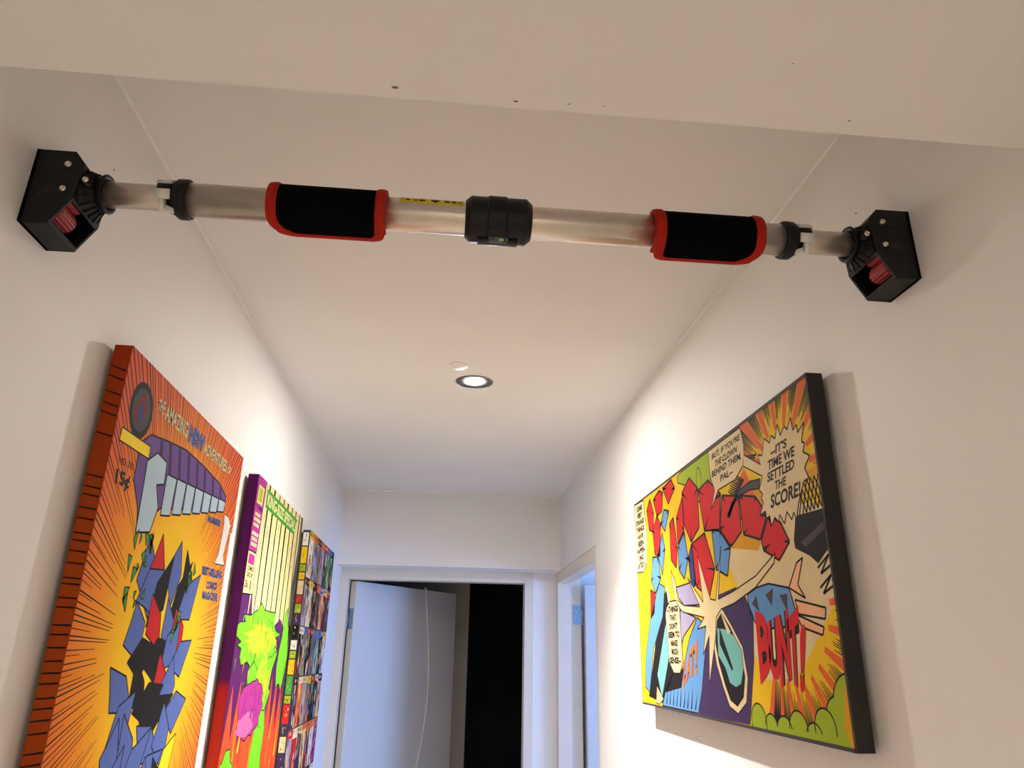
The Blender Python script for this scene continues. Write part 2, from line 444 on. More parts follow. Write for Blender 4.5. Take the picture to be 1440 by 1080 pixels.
# sticker on the tube
def patch(mb, xa, xb, ta, tb, r, nu=2, nv=8, mi=0, thick=0.0002):
    mb.shell(lambda i, j, k: cyl(math.radians(ta+(tb-ta)*j), r+(thick if k else 0), xa+(xb-xa)*i), nu, nv, thick, mi)
b = MB(); patch(b, -0.069, 0.004, 13, 95, RB)
st = bp(b, 'warning_sticker', M_YEL)
b = MB()
for (xa, xb, ta, tb) in ((-0.062, -0.058, 26, 34), (-0.053, -0.049, 26, 32), (-0.047, -0.040, 25, 36), (-0.030, -0.027, 20, 27), (-0.033, -0.024, 27, 38), (-0.018, -0.012, 25, 36), (-0.010, -0.005, 25, 36), (-0.001, 0.001, 26, 32)):
    patch(b, xa, xb, ta, tb, RB+0.0002, 1, 3)
sub(b, 'sticker_print', M_SLOT, st)

# telescopic clamps
def clamp(x_in, sg):
    """x_in: edge on the big tube, sg: direction towards the wall"""
    P = lambda u: x_in + sg*u
    b = MB()
    prof = [(0.0, RB+0.0004), (0.0, RB+0.0030), (0.002, RB+0.0036), (0.011, RB+0.0034), (0.014, RB+0.001), (0.018, RS+0.0025), (0.021, RS+0.002), (0.021, RS+0.0003), (0.014, RS+0.0003)]
    b.lathe([(P(u), r) for u, r in prof], (0, BY, BZ), AX, 48, closed=True)
    ring = bp(b, 'clamp_collar', M_PLASTIC)
    # black tongue reaching between the clip jaws
    b = MB(); b.shell(lambda i, j, k: cyl(math.radians(18+10*0+(-24)*j+6), RS+(0.0050 if k else 0.0006), P(0.015+0.016*i)), 1, 4, 0.004)
    sub(b, 'tongue', M_PLASTIC, ring)
    b = MB()
    for (ta, tb) in ((24, 100), (-34, -2)):
        b.shell(lambda i, j, k: cyl(math.radians(ta+(tb-ta)*j), RS+(0.0062 if k else 0.0003), P(0.016+0.017*i)), 1, 8, 0.005)
    b.shell(lambda i, j, k: cyl(math.radians(-34+58*j), RS+(0.0040 if k else 0.0002), P(0.030+0.003*i)), 1, 8, 0.003)
    clip = bp(b, 'clip', M_CLIP)
    b = MB(); b.lathe([(0, 0.0), (0, 0.0034), (0.012, 0.0034), (0.014, 0.002), (0.014, 0)], cyl(math.radians(-34), RS+0.003, P(0.025)), (0, 0.35, -1), 14)
    sub(b, 'clip_pin', M_CLIP, clip)
    b = MB(); b.prism([(P(0.012), BZ-0.030*0.62), (P(0.027), BZ-0.012), (P(0.031), BZ-0.013), (P(0.027), BZ-0.0205), (P(0.014), BZ-0.0215)], 1, BY-0.010, BY-0.004)
    sub(b, 'clip_lug', M_CLIP, clip)
clamp(-0.3040, -1)
clamp(0.388, 1)

# foam grips: a wrapped sheet with red binding
def grip(xa, xb, big_left):
    yc, zc, R0, R1 = BY-0.001, BZ-0.0048, 0.0245, 0.0288
    T0, T1 = math.radians(-106), math.radians(165)
    Ltot = xb-xa; Ht = (T1-T0)*R1
    rl, rr = (0.034, 0.016) if big_left else (0.016, 0.034)
    def xl(t):     # left outline at distance t (m) from the free edge, rounded bottom corners
        return xa + (rl - math.sqrt(max(0, rl*rl-(rl-t)**2)) if t < rl else 0)
    def xr(t):
        return xb - (rr - math.sqrt(max(0, rr*rr-(rr-t)**2)) if t < rr else 0)
    wb = 0.0115
    def inset(t):  # inner outline of the black panel
        tt = t-0.008
        ri = 0.014
        il = max(rl-wb*0.9, 0.007); ir = max(rr-wb*0.9, 0.007)
        a_ = xa+wb + (il - math.sqrt(max(0, il*il-(il-tt)**2)) if tt < il else 0)
        c_ = xb-wb - (ir - math.sqrt(max(0, ir*ir-(ir-tt)**2)) if tt < ir else 0)
        return a_, c_
    def pt(x, t, r):
        th = T0 + t/R1
        if r == R0:
            return cyl(th, RB+0.0004, x)
        rr_ = r + (0.0012 if t < 0.01 else 0)
        return (x, yc - rr_*math.cos(th), zc + rr_*math.sin(th))
    def tmap(j, lo):                       # denser rows near the rounded corners
        return lo + (Ht-lo)*(j**2.0)
    b = MB()
    b.shell(lambda i, j, k: pt(inset(tmap(j, 0.008))[0]+(inset(tmap(j, 0.008))[1]-inset(tmap(j, 0.008))[0])*i, tmap(j, 0.008), R1-0.0002 if k else R0), 10, 40, 0.004)
    pad = bp(b, 'foam_grip', M_FOAM)
    b = MB()
    def edge(side):
        def f(i, j, k):
            t = tmap(j, 0.0)
            tin = max(t, 0.008)
            o_ = xl(t) if side == 0 else xr(t)
            n_ = inset(tin)[0 if side == 0 else 1]
            x = o_ + (n_-o_)*i
            puff = 0.0011*math.sin(PI*i)**0.7 if 0 < i < 1 else 0
            ti = t + (tin-t)*i
            return pt(x, ti, (R1+0.0004+puff) if k else R0)
        return f
    b.shell(edge(0), 6, 40, 0.004)
    b.shell(edge(1), 6, 40, 0.004)
    def low_(i, j, k):
        xx0, xx1 = xl(0.0), xr(0.0)
        n0, n1 = inset(0.008)
        x = (xx0+(xx1-xx0)*i)*(1-j) + (n0+(n1-n0)*i)*j
        puff = 0.001*math.sin(PI*j)
        return pt(x, 0.008*j, (R1+0.0004+puff) if k else R0)
    b.shell(low_, 12, 5, 0.004)
    sub(b, 'binding', M_RED, pad)
    b = MB(); xf = xb-0.002 if big_left else xa+0.002; s2 = 1 if big_left else -1
    b.prism([(xf-s2*0.012, BZ-0.0235), (xf+s2*0.001, BZ-0.0195), (xf+s2*0.0022, BZ-0.0235), (xf-s2*0.008, BZ-0.0275)], 1, BY-0.002, BY+0.008, bev=0.0008)
    sub(b, 'inner_flap', M_RED, pad)
    # stitch line
    for side in (0, 1):
        b = MB()
        pts = []
        for j in range(31):
            t = 0.012+(Ht-0.012)*j/30
            x = inset(t)[side] + (-0.0028 if side == 0 else 0.0028)
            pts.append(pt(x, t, R1+0.0013))
        b.tube(pts, 0.00025, 4)
        sub(b, 'stitching', M_RED, pad)
grip(-0.2140, -0.0835, True)
grip(0.2275, 0.3575, False)

# centre housing with spirit level
HX0, HX1 = 0.0065, 0.0835
b = MB()
def octo(r, flat=0.38):
    return [(r*math.cos(2*PI*k/32), r*math.sin(2*PI*k/32)) for k in range(32)]
b.lathe([(HX0, RB), (HX0, 0.0215), (HX0+0.0065, 0.0270), (HX1-0.0065, 0.0270), (HX1, 0.0215), (HX1, RB)], (0, BY, BZ), AX, 32, closed=False, smooth=False)
hub = bp(b, 'centre_housing', M_PLASTIC)
b = MB(); b.lathe([(0.0305, 0.026), (0.0335, 0.0284), (0.0535, 0.0284), (0.0565, 0.026)], (0, BY, BZ), AX, 40, smooth=False); sub(b, 'raised_band', M_PLASTIC, hub)
b = MB()
b.shell(lambda i, j, k: cyl(math.radians(-112+34*j), 0.0265+(0.0026 if k else 0), 0.022+0.046*i), 1, 8, 0.002)
sub(b, 'level_frame', M_PLASTIC, hub)
b = MB()
b.shell(lambda i, j, k: cyl(math.radians(-92+22*j), 0.0285+(0.0010 if k else 0), 0.034+0.021*i), 1, 8, 0.001)
vial = sub(b, 'level_vial', M_VIAL, hub)
b = MB()
for xa in (0.0462, 0.0492):
    b.shell(lambda i, j, k: cyl(math.radians(-80+5*j), 0.0294+(0.0005 if k else 0), xa+0.0022*i), 1, 2, 0.0005)
sub(b, 'level_bubble', M_LIME, hub)
b = MB(); b.shell(lambda i, j, k: cyl(math.radians(-80+7*j), 0.0294+(0.0003 if k else 0), 0.0555+0.0007*i), 1, 2, 0.0003); sub(b, 'level_mark', M_CLIP, hub)

# end mounts
def mount(xw, sg, uc):
    """uc: distance of the collar's lip from the wall"""
    X = lambda u: xw + sg*u
    Z = lambda z: CZ + z
    Y0, Y1 = 0.700, 0.762
    P = [(0.0005, .420), (.031, .420), (.050, .452), (.053, .496), (.041, .511), (0.0005, .511)]
    PX = [(X(u), Z(z)) for u, z in P]
    b = MB()
    b.prism(PX, 1, Y0, Y0+0.0035, bev=0.0007)
    b.prism(PX, 1, Y1-0.0035, Y1, bev=0.0007)
    b.box((X(0.0005), Y0, Z(.420)), (X(.004), Y1, Z(.511)))
    b.prism([(X(0.0005), Z(.420)), (X(.031), Z(.420)), (X(.0333), Z(.4235)), (X(0.0005), Z(.4235))], 1, Y0+.001, Y1-.001)
    b.prism([(X(0.0005), Z(.511)), (X(.041), Z(.511)), (X(.041), Z(.5075)), (X(0.0005), Z(.5075))], 1, Y0+.001, Y1-.001)
    b.prism([(X(.041), Z(.511)), (X(.053), Z(.496)), (X(.050), Z(.494)), (X(.039), Z(.508))], 1, Y0+.001, Y1-.001)
    b.prism([(X(.050), Z(.452)), (X(.053), Z(.496)), (X(.048), Z(.496)), (X(.046), Z(.4545))], 1, Y0+.001, Y1-.001)
    b.prism([(X(.050), Z(.452)), (X(.0485), Z(.4495)), (X(.012), Z(.472)), (X(.012), Z(.476))], 1, Y0+.001, Y1-.001)
    body = bp(b, 'end_mount', M_PLASTIC)
    # ribbed neck from the block to the round collar
    n = 36
    def ring(u, f):
        out = []
        for k in range(n):
            a = 2*PI*k/n
            c, s_ = math.cos(a), math.sin(a)
            e = 4.0
            k_ = (abs(c)**e + abs(s_)**e) ** (-1/e)
            yr, zr = 0.731 + 0.0285*c*k_, .474 + (0.0225)*s_*k_
            yc, zc = 0.731 + 0.0188*c, .4788 + 0.0188*s_
            out.append((X(u), yr*(1-f)+yc*f, Z(zr*(1-f)+zc*f)))
        return out
    st_ = [(0.046, 0.0), (0.050, 0.05), (0.050+(uc-.058)*.35, 0.34), (0.050+(uc-.058)*.68, 0.72), (uc-0.008, 0.97), (uc-0.004, 1.0)]
    b = MB()
    pts = [p for u, f in st_ for p in ring(u, f)]
    fs = b.poly(pts, [(i*n+k, i*n+(k+1) % n, (i+1)*n+(k+1) % n, (i+1)*n+k) for i in range(len(st_)-1) for k in range(n)] + [tuple(range(n))], smooth=False)
    bmesh.ops.recalc_face_normals(b.bm, faces=fs)
    sub(b, 'neck', M_PLASTIC, body)
    for k in range(0, n, 2):
        a = 2*PI*k/n
        if not (math.sin(a) < 0.99): continue
        b = MB()
        pts = []
        for u, f in st_[1:5]:
            p = Vector(ring(u, f)[k]); cen = Vector((p.x, 0.731, Z(.477)))
            d = (p-cen).normalized(); t = Vector((0, -d.z, d.y))*0.0006
            pts += [p-d*0.001-t, p-d*0.001+t, p+d*0.0022+t, p+d*0.0022-t]
        fc = []
        for i in range(3):
            for j in range(4):
                fc.append((i*4+j, i*4+(j+1) % 4, (i+1)*4+(j+1) % 4, (i+1)*4+j))
        fc += [(0, 1, 2, 3), (12, 13, 14, 15)]
        fs = b.poly(pts, fc); bmesh.ops.recalc_face_normals(b.bm, faces=fs)
        sub(b, 'neck_rib', M_PLASTIC, body)
    b = MB(); b.lathe([(X(u), r) for u, r in ((uc-.012, 0.0155), (uc-.012, 0.0190), (uc-.007, 0.0196), (uc-.003, 0.0214), (uc-.0012, 0.0222), (uc, 0.0216), (uc, 0.0186), (uc-.002, RS+0.0012), (uc-.004, RS+0.0003))], (0, BY, BZ), AX, 48, closed=True)
    sub(b, 'collar', M_PLASTIC, body)
    # screws and their curved slots
    for (u, z, r) in ((.0362, .4935, .0037), (.0375, .4625, .0036), (.0570, .4765, .0034)):
        yy = Y0 if u < .05 else 0.7015
        b = MB(); b.lathe([(0, r), (0.001, r), (0.0022, r*0.75), (0.0024, r*0.42), (0.0012, r*0.40), (0.0012, 0)], (X(u), yy, Z(z)), (0, -1, 0), 20)
        sub(b, 'screw', M_SCREW, body)
        if u < .05:
            b = MB(); pp = [(X(u-0.004-0.020*i/6), Z(z-0.002-0.010*i/6+0.004*math.sin(PI*i/6))) for i in range(7)]
            up_ = [(x, zz+0.0028) for x, zz in pp]; dn = [(x, zz-0.0028) for x, zz in reversed(pp)]
            b.prism(up_+dn, 1, Y0-0.0003, Y0+0.001)
            sub(b, 'slot', M_SLOT, body)
        else:
            b = MB(); b.lathe([(0, 0.0), (0, 0.0055), (0.010, 0.0055), (0.010, 0)], (X(u), yy+0.0005, Z(z)), (0, 1, 0), 20); sub(b, 'screw_boss', M_PLASTIC, body)
    # knurled red wheel in the open slanted window
    def wheel(u, z, r, ya, yb_, nm):
        b = MB(); nn = 48
        prof = [(ya, 0.6), (ya+0.002, 0.93), (ya+0.004, 1.0), (yb_-0.008, 1.0), (yb_-0.003, 0.86), (yb_, 0.5)]
        pts = []
        for yy, f in prof:
            for k in range(nn):
                a = 2*PI*k/nn
                rr = r*f*(1.0 if k % 3 < 2 else 0.93)
                pts.append((X(u+rr*math.cos(a)), yy, Z(z+rr*math.sin(a))))
        m_ = len(prof)
        fs = b.poly(pts, [(i*nn+k, i*nn+(k+1) % nn, (i+1)*nn+(k+1) % nn, (i+1)*nn+k) for i in range(m_-1) for k in range(nn)] + [tuple(range(nn)), tuple(range((m_-1)*nn, m_*nn))])
        bmesh.ops.recalc_face_normals(b.bm, faces=fs)
        sub(b, nm, M_KNOB, body)
    wheel(.0265, .4425, .0125, .706, .744, 'adjuster_wheel')
    wheel(.0380, .4560, .0060, .706, .736, 'adjuster_spindle')
mount(XL, 1, 0.0695)
mount(XR, -1, 0.0665)

# ------------------------------------------------------------------ printed canvases
PAL = {'black': (26, 22, 22), 'cream': (214, 192, 146), 'yellow': (222, 180, 24), 'gold': (206, 148, 22), 'orange': (226, 110, 36), 'red': (196, 34, 34),
       'blue': (88, 108, 176), 'skyblue': (92, 140, 190), 'teal': (110, 172, 166), 'purple': (62, 44, 84), 'violet': (106, 72, 140), 'lavender': (158, 148, 176),
       'green': (70, 150, 60), 'lime': (150, 170, 34), 'neon': (104, 186, 28), 'paleblue': (176, 200, 214), 'white': (214, 212, 206), 'tagyellow': (246, 214, 30),
       'grey': (70, 66, 66), 'peach': (232, 172, 130), 'magenta': (150, 44, 120), 'plum': (74, 20, 80), 'pink': (190, 90, 140), 'flame': (228, 70, 30),
       'bone': (204, 188, 128), 'greenband': (62, 138, 56), 'dorange': (214, 96, 40), 'maroon': (120, 26, 20), 'mid': (120, 112, 110), 'indigo': (52, 62, 120)}
def ink(c):
    return mat('ink_'+c, PAL[c], 0.7, noise=0.04, nscale=30, spec=0.15)

def radial(name, cx, cz, stops, sx=1.0, sz=1.0):
    """printed sunburst: colour by distance from a point of the picture"""
    m = bpy.data.materials.new(name); m.use_nodes = True
    nt = m.node_tree; p = nt.nodes['Principled BSDF']; p.inputs['Roughness'].default_value = 0.7
    p.inputs['Specular IOR Level'].default_value = 0.15
    tc = nt.nodes.new('ShaderNodeTexCoord')
    mp = nt.nodes.new('ShaderNodeMapping'); mp.inputs['Location'].default_value = (-cx*sx, 0, -cz*sz); mp.inputs['Scale'].default_value = (sx, 0.0, sz)
    nt.links.new(tc.outputs['Object'], mp.inputs['Vector'])
    ln = nt.nodes.new('ShaderNodeVectorMath'); ln.operation = 'LENGTH'
    nt.links.new(mp.outputs['Vector'], ln.inputs[0])
    r = nt.nodes.new('ShaderNodeValToRGB')
    while len(r.color_ramp.elements) < len(stops): r.color_ramp.elements.new(0.5)
    for e, (pos, c) in zip(r.color_ramp.elements, stops):
        e.position = pos; e.color = lin(c)
    nt.links.new(ln.outputs['Value'], r.inputs['Fac'])
    nt.links.new(r.outputs['Color'], p.inputs['Base Color'])
    return m

class Print:
    """flat print on the face of a canvas; coordinates in millimetres from its lower left corner"""
    def __init__(s, w, h, depth):
        s.bm = bmesh.new(); s.w, s.h, s.d = w, h, depth; s.mats = []; s.lay = 0
    def mi(s, c):
        m = c if not isinstance(c, str) else ink(c)
        if m not in s.mats: s.mats.append(m)
        return s.mats.index(m)
    def y(s, lay): return -(s.d + 0.00015 + 0.00007*lay)
    def poly(s, pts, c, lay=1, clip=True):
        if clip: pts = clip_rect(pts, 0, s.w, 0, s.h)
        if len(pts) < 3: return
        v = [Vector((p[0]/1000, s.y(lay), p[1]/1000)) for p in pts]
        tr = tessellate_polygon([[Vector((p[0], p[1], 0)) for p in pts]])
        bv = [s.bm.verts.new(p) for p in v]; i = s.mi(c)
        for t in tr:
            try:
                f = s.bm.faces.new([bv[k] for k in t]); f.material_index = i
                f.normal_update()
                if f.normal.y > 0: f.normal_flip()
            except ValueError:
                pass
    def line(s, a, b_, w0, c='black', lay=2, w1=None):
        w1 = w0 if w1 is None else w1
        dx, dy = b_[0]-a[0], b_[1]-a[1]; L = math.hypot(dx, dy) or 1
        nx, ny = -dy/L/2, dx/L/2
        s.poly([(a[0]+nx*w0, a[1]+ny*w0), (b_[0]+nx*w1, b_[1]+ny*w1), (b_[0]-nx*w1, b_[1]-ny*w1), (a[0]-nx*w0, a[1]-ny*w0)], c, lay)
    def shape(s, pts, c, lay=2, ow=3, oc='black', ol=0.5):
        s.poly(pts, c, lay)
        if ow:
            for p, q in zip(pts, pts[1:]+pts[:1]): s.line(p, q, ow, oc, lay+ol)
    def text(s, body, quad, c, lay=6, bold=0.03, fat=None):
        """lettering stretched into the quad (lower left, lower right, upper left, upper right)"""
        cu = bpy.data.curves.new('lettering', 'FONT'); cu.body = body; cu.size = 1.0; cu.offset = bold; cu.resolution_u = 3
        to = bpy.data.objects.new('lettering', cu); COL.objects.link(to)
        bpy.context.view_layer.update()
        me = bpy.data.meshes.new_from_object(to.evaluated_get(bpy.context.evaluated_depsgraph_get()))
        xs = [v.co.x for v in me.vertices]; ys = [v.co.y for v in me.vertices]
        if xs:
            ax, bx, ay, by = min(xs), max(xs), min(ys), max(ys)
            (lx, ly), (rx, ry), (tx, ty), (ux, uy) = quad
            i = s.mi(c); vs = []
            for v in me.vertices:
                f = (v.co.x-ax)/(bx-ax or 1); g = (v.co.y-ay)/(by-ay or 1)
                X = (lx*(1-f)+rx*f)*(1-g) + (tx*(1-f)+ux*f)*g
                Z = (ly*(1-f)+ry*f)*(1-g) + (ty*(1-f)+uy*f)*g
                vs.append(s.bm.verts.new((X/1000, s.y(lay), Z/1000)))
            for pl in me.polygons:
                try:
                    f = s.bm.faces.new([vs[k] for k in pl.vertices]); f.material_index = i
                    f.normal_update()
                    if f.normal.y > 0: f.normal_flip()
                except ValueError:
                    pass
        bpy.data.objects.remove(to); bpy.data.curves.remove(cu); bpy.data.meshes.remove(me)
    def build(s, parent):
        me = bpy.data.meshes.new('printed_picture'); s.bm.to_mesh(me); s.bm.free()
        for m in s.mats: me.materials.append(m)
        o = bpy.data.objects.new('printed_picture', me); COL.objects.link(o); o.parent = parent
        return o

def clip_rect(pts, x0, x1, y0, y1):
    def cl(P, ins, cut):
        out = []
        for i in range(len(P)):
            a, b_ = P[i-1], P[i]
            if ins(b_):
                if not ins(a): out.append(cut(a, b_))
                out.append(b_)
            elif ins(a): out.append(cut(a, b_))
        return out
    def cx(v): return lambda a, b_: (v, a[1]+(b_[1]-a[1])*(v-a[0])/(b_[0]-a[0]))
    def cy(v): return lambda a, b_: (a[0]+(b_[0]-a[0])*(v-a[1])/(b_[1]-a[1]), v)
    P = list(pts)
    for ins, cut in ((lambda p: p[0] >= x0, cx(x0)), (lambda p: p[0] <= x1, cx(x1)), (lambda p: p[1] >= y0, cy(y0)), (lambda p: p[1] <= y1, cy(y1))):
        if P: P = cl(P, ins, cut)
    return P

def row(x0, x1, zb, zt, shear=0):
    return ((x0, zb), (x1, zb), (x0+shear, zt), (x1+shear, zt))
def ellipse(cx, cy, rx, ry, n=28, rot=0):
    return [(cx+rx*math.cos(2*PI*k/n)*math.cos(rot)-ry*math.sin(2*PI*k/n)*math.sin(rot), cy+rx*math.cos(2*PI*k/n)*math.sin(rot)+ry*math.sin(2*PI*k/n)*math.cos(rot)) for k in range(n)]

def canvas(loc, rz, w, h, label, side_mat, group='stretched canvases on the corridor walls'):
    """root at the wall, lower left corner of the picture; local x to the right, -y out of the wall"""
    root = tag(empty('canvas_print', loc, rz), label, 'canvas', group)
    b = MB()
    for (xa, xb, za, zb) in ((.02, w-.02, .02, .055), (.02, w-.02, h-.055, h-.02), (.02, .055, .055, h-.055), (w-.055, w-.02, .055, h-.055)):
        b.box((xa, -0.0085, za), (xb, -0.0002, zb))
    b.build('stretcher_frame', M_WOOD, root)
    b = MB(); b.box((0, -0.0300, 0), (w, -0.0065, h), bev=0.0012)
    b.build('canvas_wrap', side_mat, root)
    return root

D = 0.030
rnd = random.Random(7)
ZBOT = CZ + 0.3878 - 0.900

# --- canvas 1: orange sunburst ------------------------------------------------
m_side1 = radial('sunburst_side', 0.30, 0.52, [(0.0, (168, 82, 16)), (0.40, (162, 62, 14)), (0.56, (156, 42, 14)), (0.75, (150, 28, 12))])
c1 = canvas((XL, 0.9507, ZBOT), PI/2, 0.600, 0.900, 'orange sunburst comic canvas with red sides, nearest the camera on the left wall', m_side1)
m_burst = radial('sunburst_print', 0.30, 0.52, [(0.0, (250, 214, 30)), (0.17, (248, 196, 26)), (0.27, (240, 150, 30)), (0.38, (226, 104, 36)), (0.52, (212, 74, 40))], 1.15, 0.95)
P = Print(600, 900, D)
P.poly([(0, 0), (600, 0), (600, 900), (0, 900)], m_burst, 0)
for k in range(250):
    a = 2*PI*(k+rnd.uniform(-.35, .35))/250
    ca, sa = math.cos(a), math.sin(a)
    r0 = rnd.uniform(170, 270) + 50*abs(sa)
    P.line((300+ca*r0, 520+sa*r0), (300+ca*900, 520+sa*900), 0.8, 'black', 1, w1=rnd.uniform(6.0, 10.0))
P.shape(ellipse(66, 829, 39, 40), 'black', 2, 0)
P.shape(ellipse(66, 829, 30, 31), 'grey', 3, 0)
P.poly([(44, 820), (66, 858), (88, 832), (62, 806)], 'maroon', 4)
P.poly([(56, 826), (68, 846), (78, 824), (64, 808)], 'indigo', 5)
P.shape([(19, 790), (120, 791), (121, 773), (18, 772)], 'tagyellow', 5, 2)
def outlined(body, quad, c, lay, w=2.2, oc='black', bold=0.03):
    P_ = CUR[0]
    P_.text(body, quad, oc, lay, bold+0.05)
    P_.text(body, quad, c, lay+1, bold)
CUR = [P]
outlined('THE', ((118, 847), (146, 847), (118, 864), (144, 868)), 'cream', 5)
outlined('AMAZING', ((152, 843), (256, 842), (150, 867), (251, 869)), 'cream', 5)
outlined('NEW', ((262, 839), (346, 841), (262, 870), (346, 872)), 'blue', 5)
outlined('ADVENTURES', ((348, 843), (494, 842), (349, 864), (493, 865)), 'cream', 5)
outlined('OF', ((503, 844), (525, 845), (503, 859), (525, 859)), 'cream', 5)
P.text('NO. 233', ((30, 744), (78, 746), (29, 753), (77, 754)), 'black', 6, 0.0)
P.text('15¢', ((33, 713), (77, 714), (28, 736), (74, 737)), 'black', 6, 0.03)
# title banner: pale bar with violet block shade behind it, left blank
P.shape([(85, 767), (91, 792), (116, 808), (186, 817), (265, 825), (363, 822), (469, 814), (520, 800), (522, 770), (200, 716), (128, 672), (118, 700), (86, 735)], 'violet', 2, 3)
for (xa, za, xb, zb) in ((150, 812, 165, 770), (186, 817, 205, 772), (228, 820, 248, 775), (272, 824, 292, 778), (318, 823, 338, 780), (363, 822, 380, 782), (415, 818, 430, 786), (468, 814, 480, 788)):
    P.poly([(xa, za), (xa+14, za), (xb+12, zb), (xb, zb)], 'purple', 3)
P.shape([(126, 668), (122, 735), (119, 770), (150, 790), (192, 786), (196, 752), (168, 745), (190, 715), (176, 676)], 'paleblue', 4, 3)
for k in range(7):
    xa, xb = 204+46*k, 243+46*k
    za = 706+9.5*k
    P.shape([(xa, za), (xb, za+6), (xb+2, 772+3*k), (xa-2, 770+3*k)], 'paleblue', 4, 3)
P.shape([(527, 767), (560, 766), (580, 752), (560, 690), (578, 674), (510, 670), (528, 690), (535, 745)], 'white', 5, 1.5)
CUR[0].text('NUMBER', ((432, 735), (512, 739), (430, 748), (511, 751)), 'black', 5, 0.06)
CUR[0].text('NUMBER', ((432, 735), (512, 739), (430, 748), (511, 751)), 'blue', 6, 0.0)
for body, q in (('BEST-SELLING', ((446, 643), (574, 646), (444, 659), (572, 662))), ('COMICS', ((484, 621), (552, 624), (482, 636), (550, 639))), ('MAGAZINE', ((470, 602), (566, 604), (468, 617), (564, 619)))):
    P.text(body, q, 'black', 5, 0.06); P.text(body, q, 'blue', 6, 0.0)
# zigzag shards in blue, red and black scattered over the centre of the rays
for k in range(64):
    row_, col_ = divmod(k, 4)
    cx = 180 + 66*col_ + (33 if row_ % 2 else 0) + rnd.uniform(-16, 16)
    cz = 625 - 40*row_ + rnd.uniform(-12, 12)
    a0 = rnd.uniform(-0.6, 0.6) + (0.9 if row_ % 2 else -0.9)
    L_, w_ = rnd.uniform(50, 74), rnd.uniform(24, 36)
    pts = [(L_, 0), (8, w_), (-L_*0.8, w_*0.5), (-L_*0.4, -w_*0.3), (-6, -w_)]
    pts = [(cx+x_*math.cos(a0)-z_*math.sin(a0), cz+x_*math.sin(a0)+z_*math.cos(a0)) for x_, z_ in pts]
    P.shape(pts, ('blue', 'red', 'blue', 'black', 'blue', 'red', 'blue', 'black', 'tagyellow', 'blue', 'red', 'black', 'blue')[rnd.randrange(13)], 1.6+0.03*k, 2.5, 'black', 0.015)
for _ in range(26):
    if rnd.random() < .6: cx, cz = rnd.uniform(120, 200), rnd.uniform(570, 670)
    else:
        t = rnd.random(); cx, cz = 334+75*t+rnd.uniform(-10, 10), 525+140*t
    r = rnd.uniform(5, 11); a0 = rnd.uniform(0, 6)
    P.shape([(cx+r*math.cos(a0), cz+r*1.5*math.sin(a0)), (cx+r*math.cos(a0+2), cz+r*1.5*math.sin(a0+2)), (cx+r*math.cos(a0+3.6), cz+r*1.5*math.sin(a0+3.6))], 'green', 5, 1.6)
P.poly([(588, 740), (600, 740), (600, 0), (584, 0)], 'white', 6)
P.build(c1)
b = MB()
for k in range(64):
    z = 0.03 + 0.86*k/64 + rnd.uniform(-.004, .004)
    if 0.72 < z and rnd.random() < .55: continue
    sl = (z-0.52)*0.10
    b.poly([(-0.0001, -0.0075, z+sl*.24), (-0.0001, -0.0285, z), (-0.0001, -0.0285, z+0.0022), (-0.0001, -0.0075, z+0.0016+sl*.24)], [(0, 1, 2, 3)])
b.build('side_print', ink('black'), c1)['kind'] = 'stuff'

# --- canvas 2: purple sided, green splash -------------------------------------
m_side2 = radial('plum_side', 0.3, 0.0, [(0.0, (190, 60, 20)), (0.30, (196, 52, 20)), (0.44, (176, 30, 26)), (0.46, (86, 20, 84)), (1.0, (80, 16, 86))], 0.0, 1.0)
c2 = canvas((XL, 1.697, ZBOT), PI/2, 0.585, 0.900, 'purple-sided comic canvas with cream planks and lime green splash, second on the left wall', m_side2)
P = Print(585, 900, D)
P.poly([(0, 0), (585, 0), (585, 900), (0, 900)], 'plum', 0)
P.poly([(70, 900), (585, 900), (585, 560), (70, 560)], 'bone', 1)
x = 70
for k in range(9):
    xe = 70+58*(k+1)
    w0 = rnd.uniform(8, 16)
    P.poly([(xe-w0, 900), (xe+2, 900), (xe+rnd.uniform(0, 4), 560), (xe-rnd.uniform(5, 9), 560)], 'black', 2)
    for _ in range(5):
        cx, cz = xe-rnd.uniform(15, 45), rnd.uniform(580, 830)
        P.line((cx, cz), (cx+rnd.uniform(-12, 12), cz-rnd.uniform(20, 60)), 4, 'grey', 2, w1=1)
P.poly([(560, 900), (585, 900), (585, 560), (548, 560), (535, 700), (560, 800)], 'grey', 3)
P.shape([(98, 886), (500, 880), (472, 834), (100, 842)], 'greenband', 4, 2, 'green')
P.text('KING-SIZE SPECIAL!', ((112, 849), (478, 842), (112, 879), (492, 873)), 'bone', 6, 0.03)
P.poly([(0, 900), (85, 900), (75, 730), (0, 730)], 'magenta', 4)
P.shape([(14, 880), (70, 880), (66, 836), (12, 836)], 'bone', 5, 1)
P.shape([(24, 874), (60, 874), (58, 842), (22, 842)], 'lime', 5.2, 0)
P.poly([(8, 832), (76, 832), (72, 822)], 'plum', 5)
for z in (812, 800, 788, 768, 756, 744):
    x_ = rnd.uniform(8, 16)
    while x_ < 60:
        w_ = rnd.uniform(5, 12); P.poly([(x_, z-4), (x_+w_, z-4), (x_+w_+1, z+4), (x_+1, z+4)], 'bone', 5); x_ += w_+3
P.shape([(0, 728), (74, 728), (90, 638), (0, 634)], 'bone', 5, 3)
P.poly([(10, 722), (64, 722), (66, 700), (10, 700)], 'magenta', 6)
P.text('COMICS', ((10, 685), (70, 686), (10, 695), (70, 696)), 'black', 7, 0.03)
P.text('GROUP', ((12, 671), (66, 672), (12, 682), (66, 682)), 'black', 7, 0.03)
P.text('25¢', ((8, 644), (34, 645), (8, 664), (34, 664)), 'black', 7, 0.03)
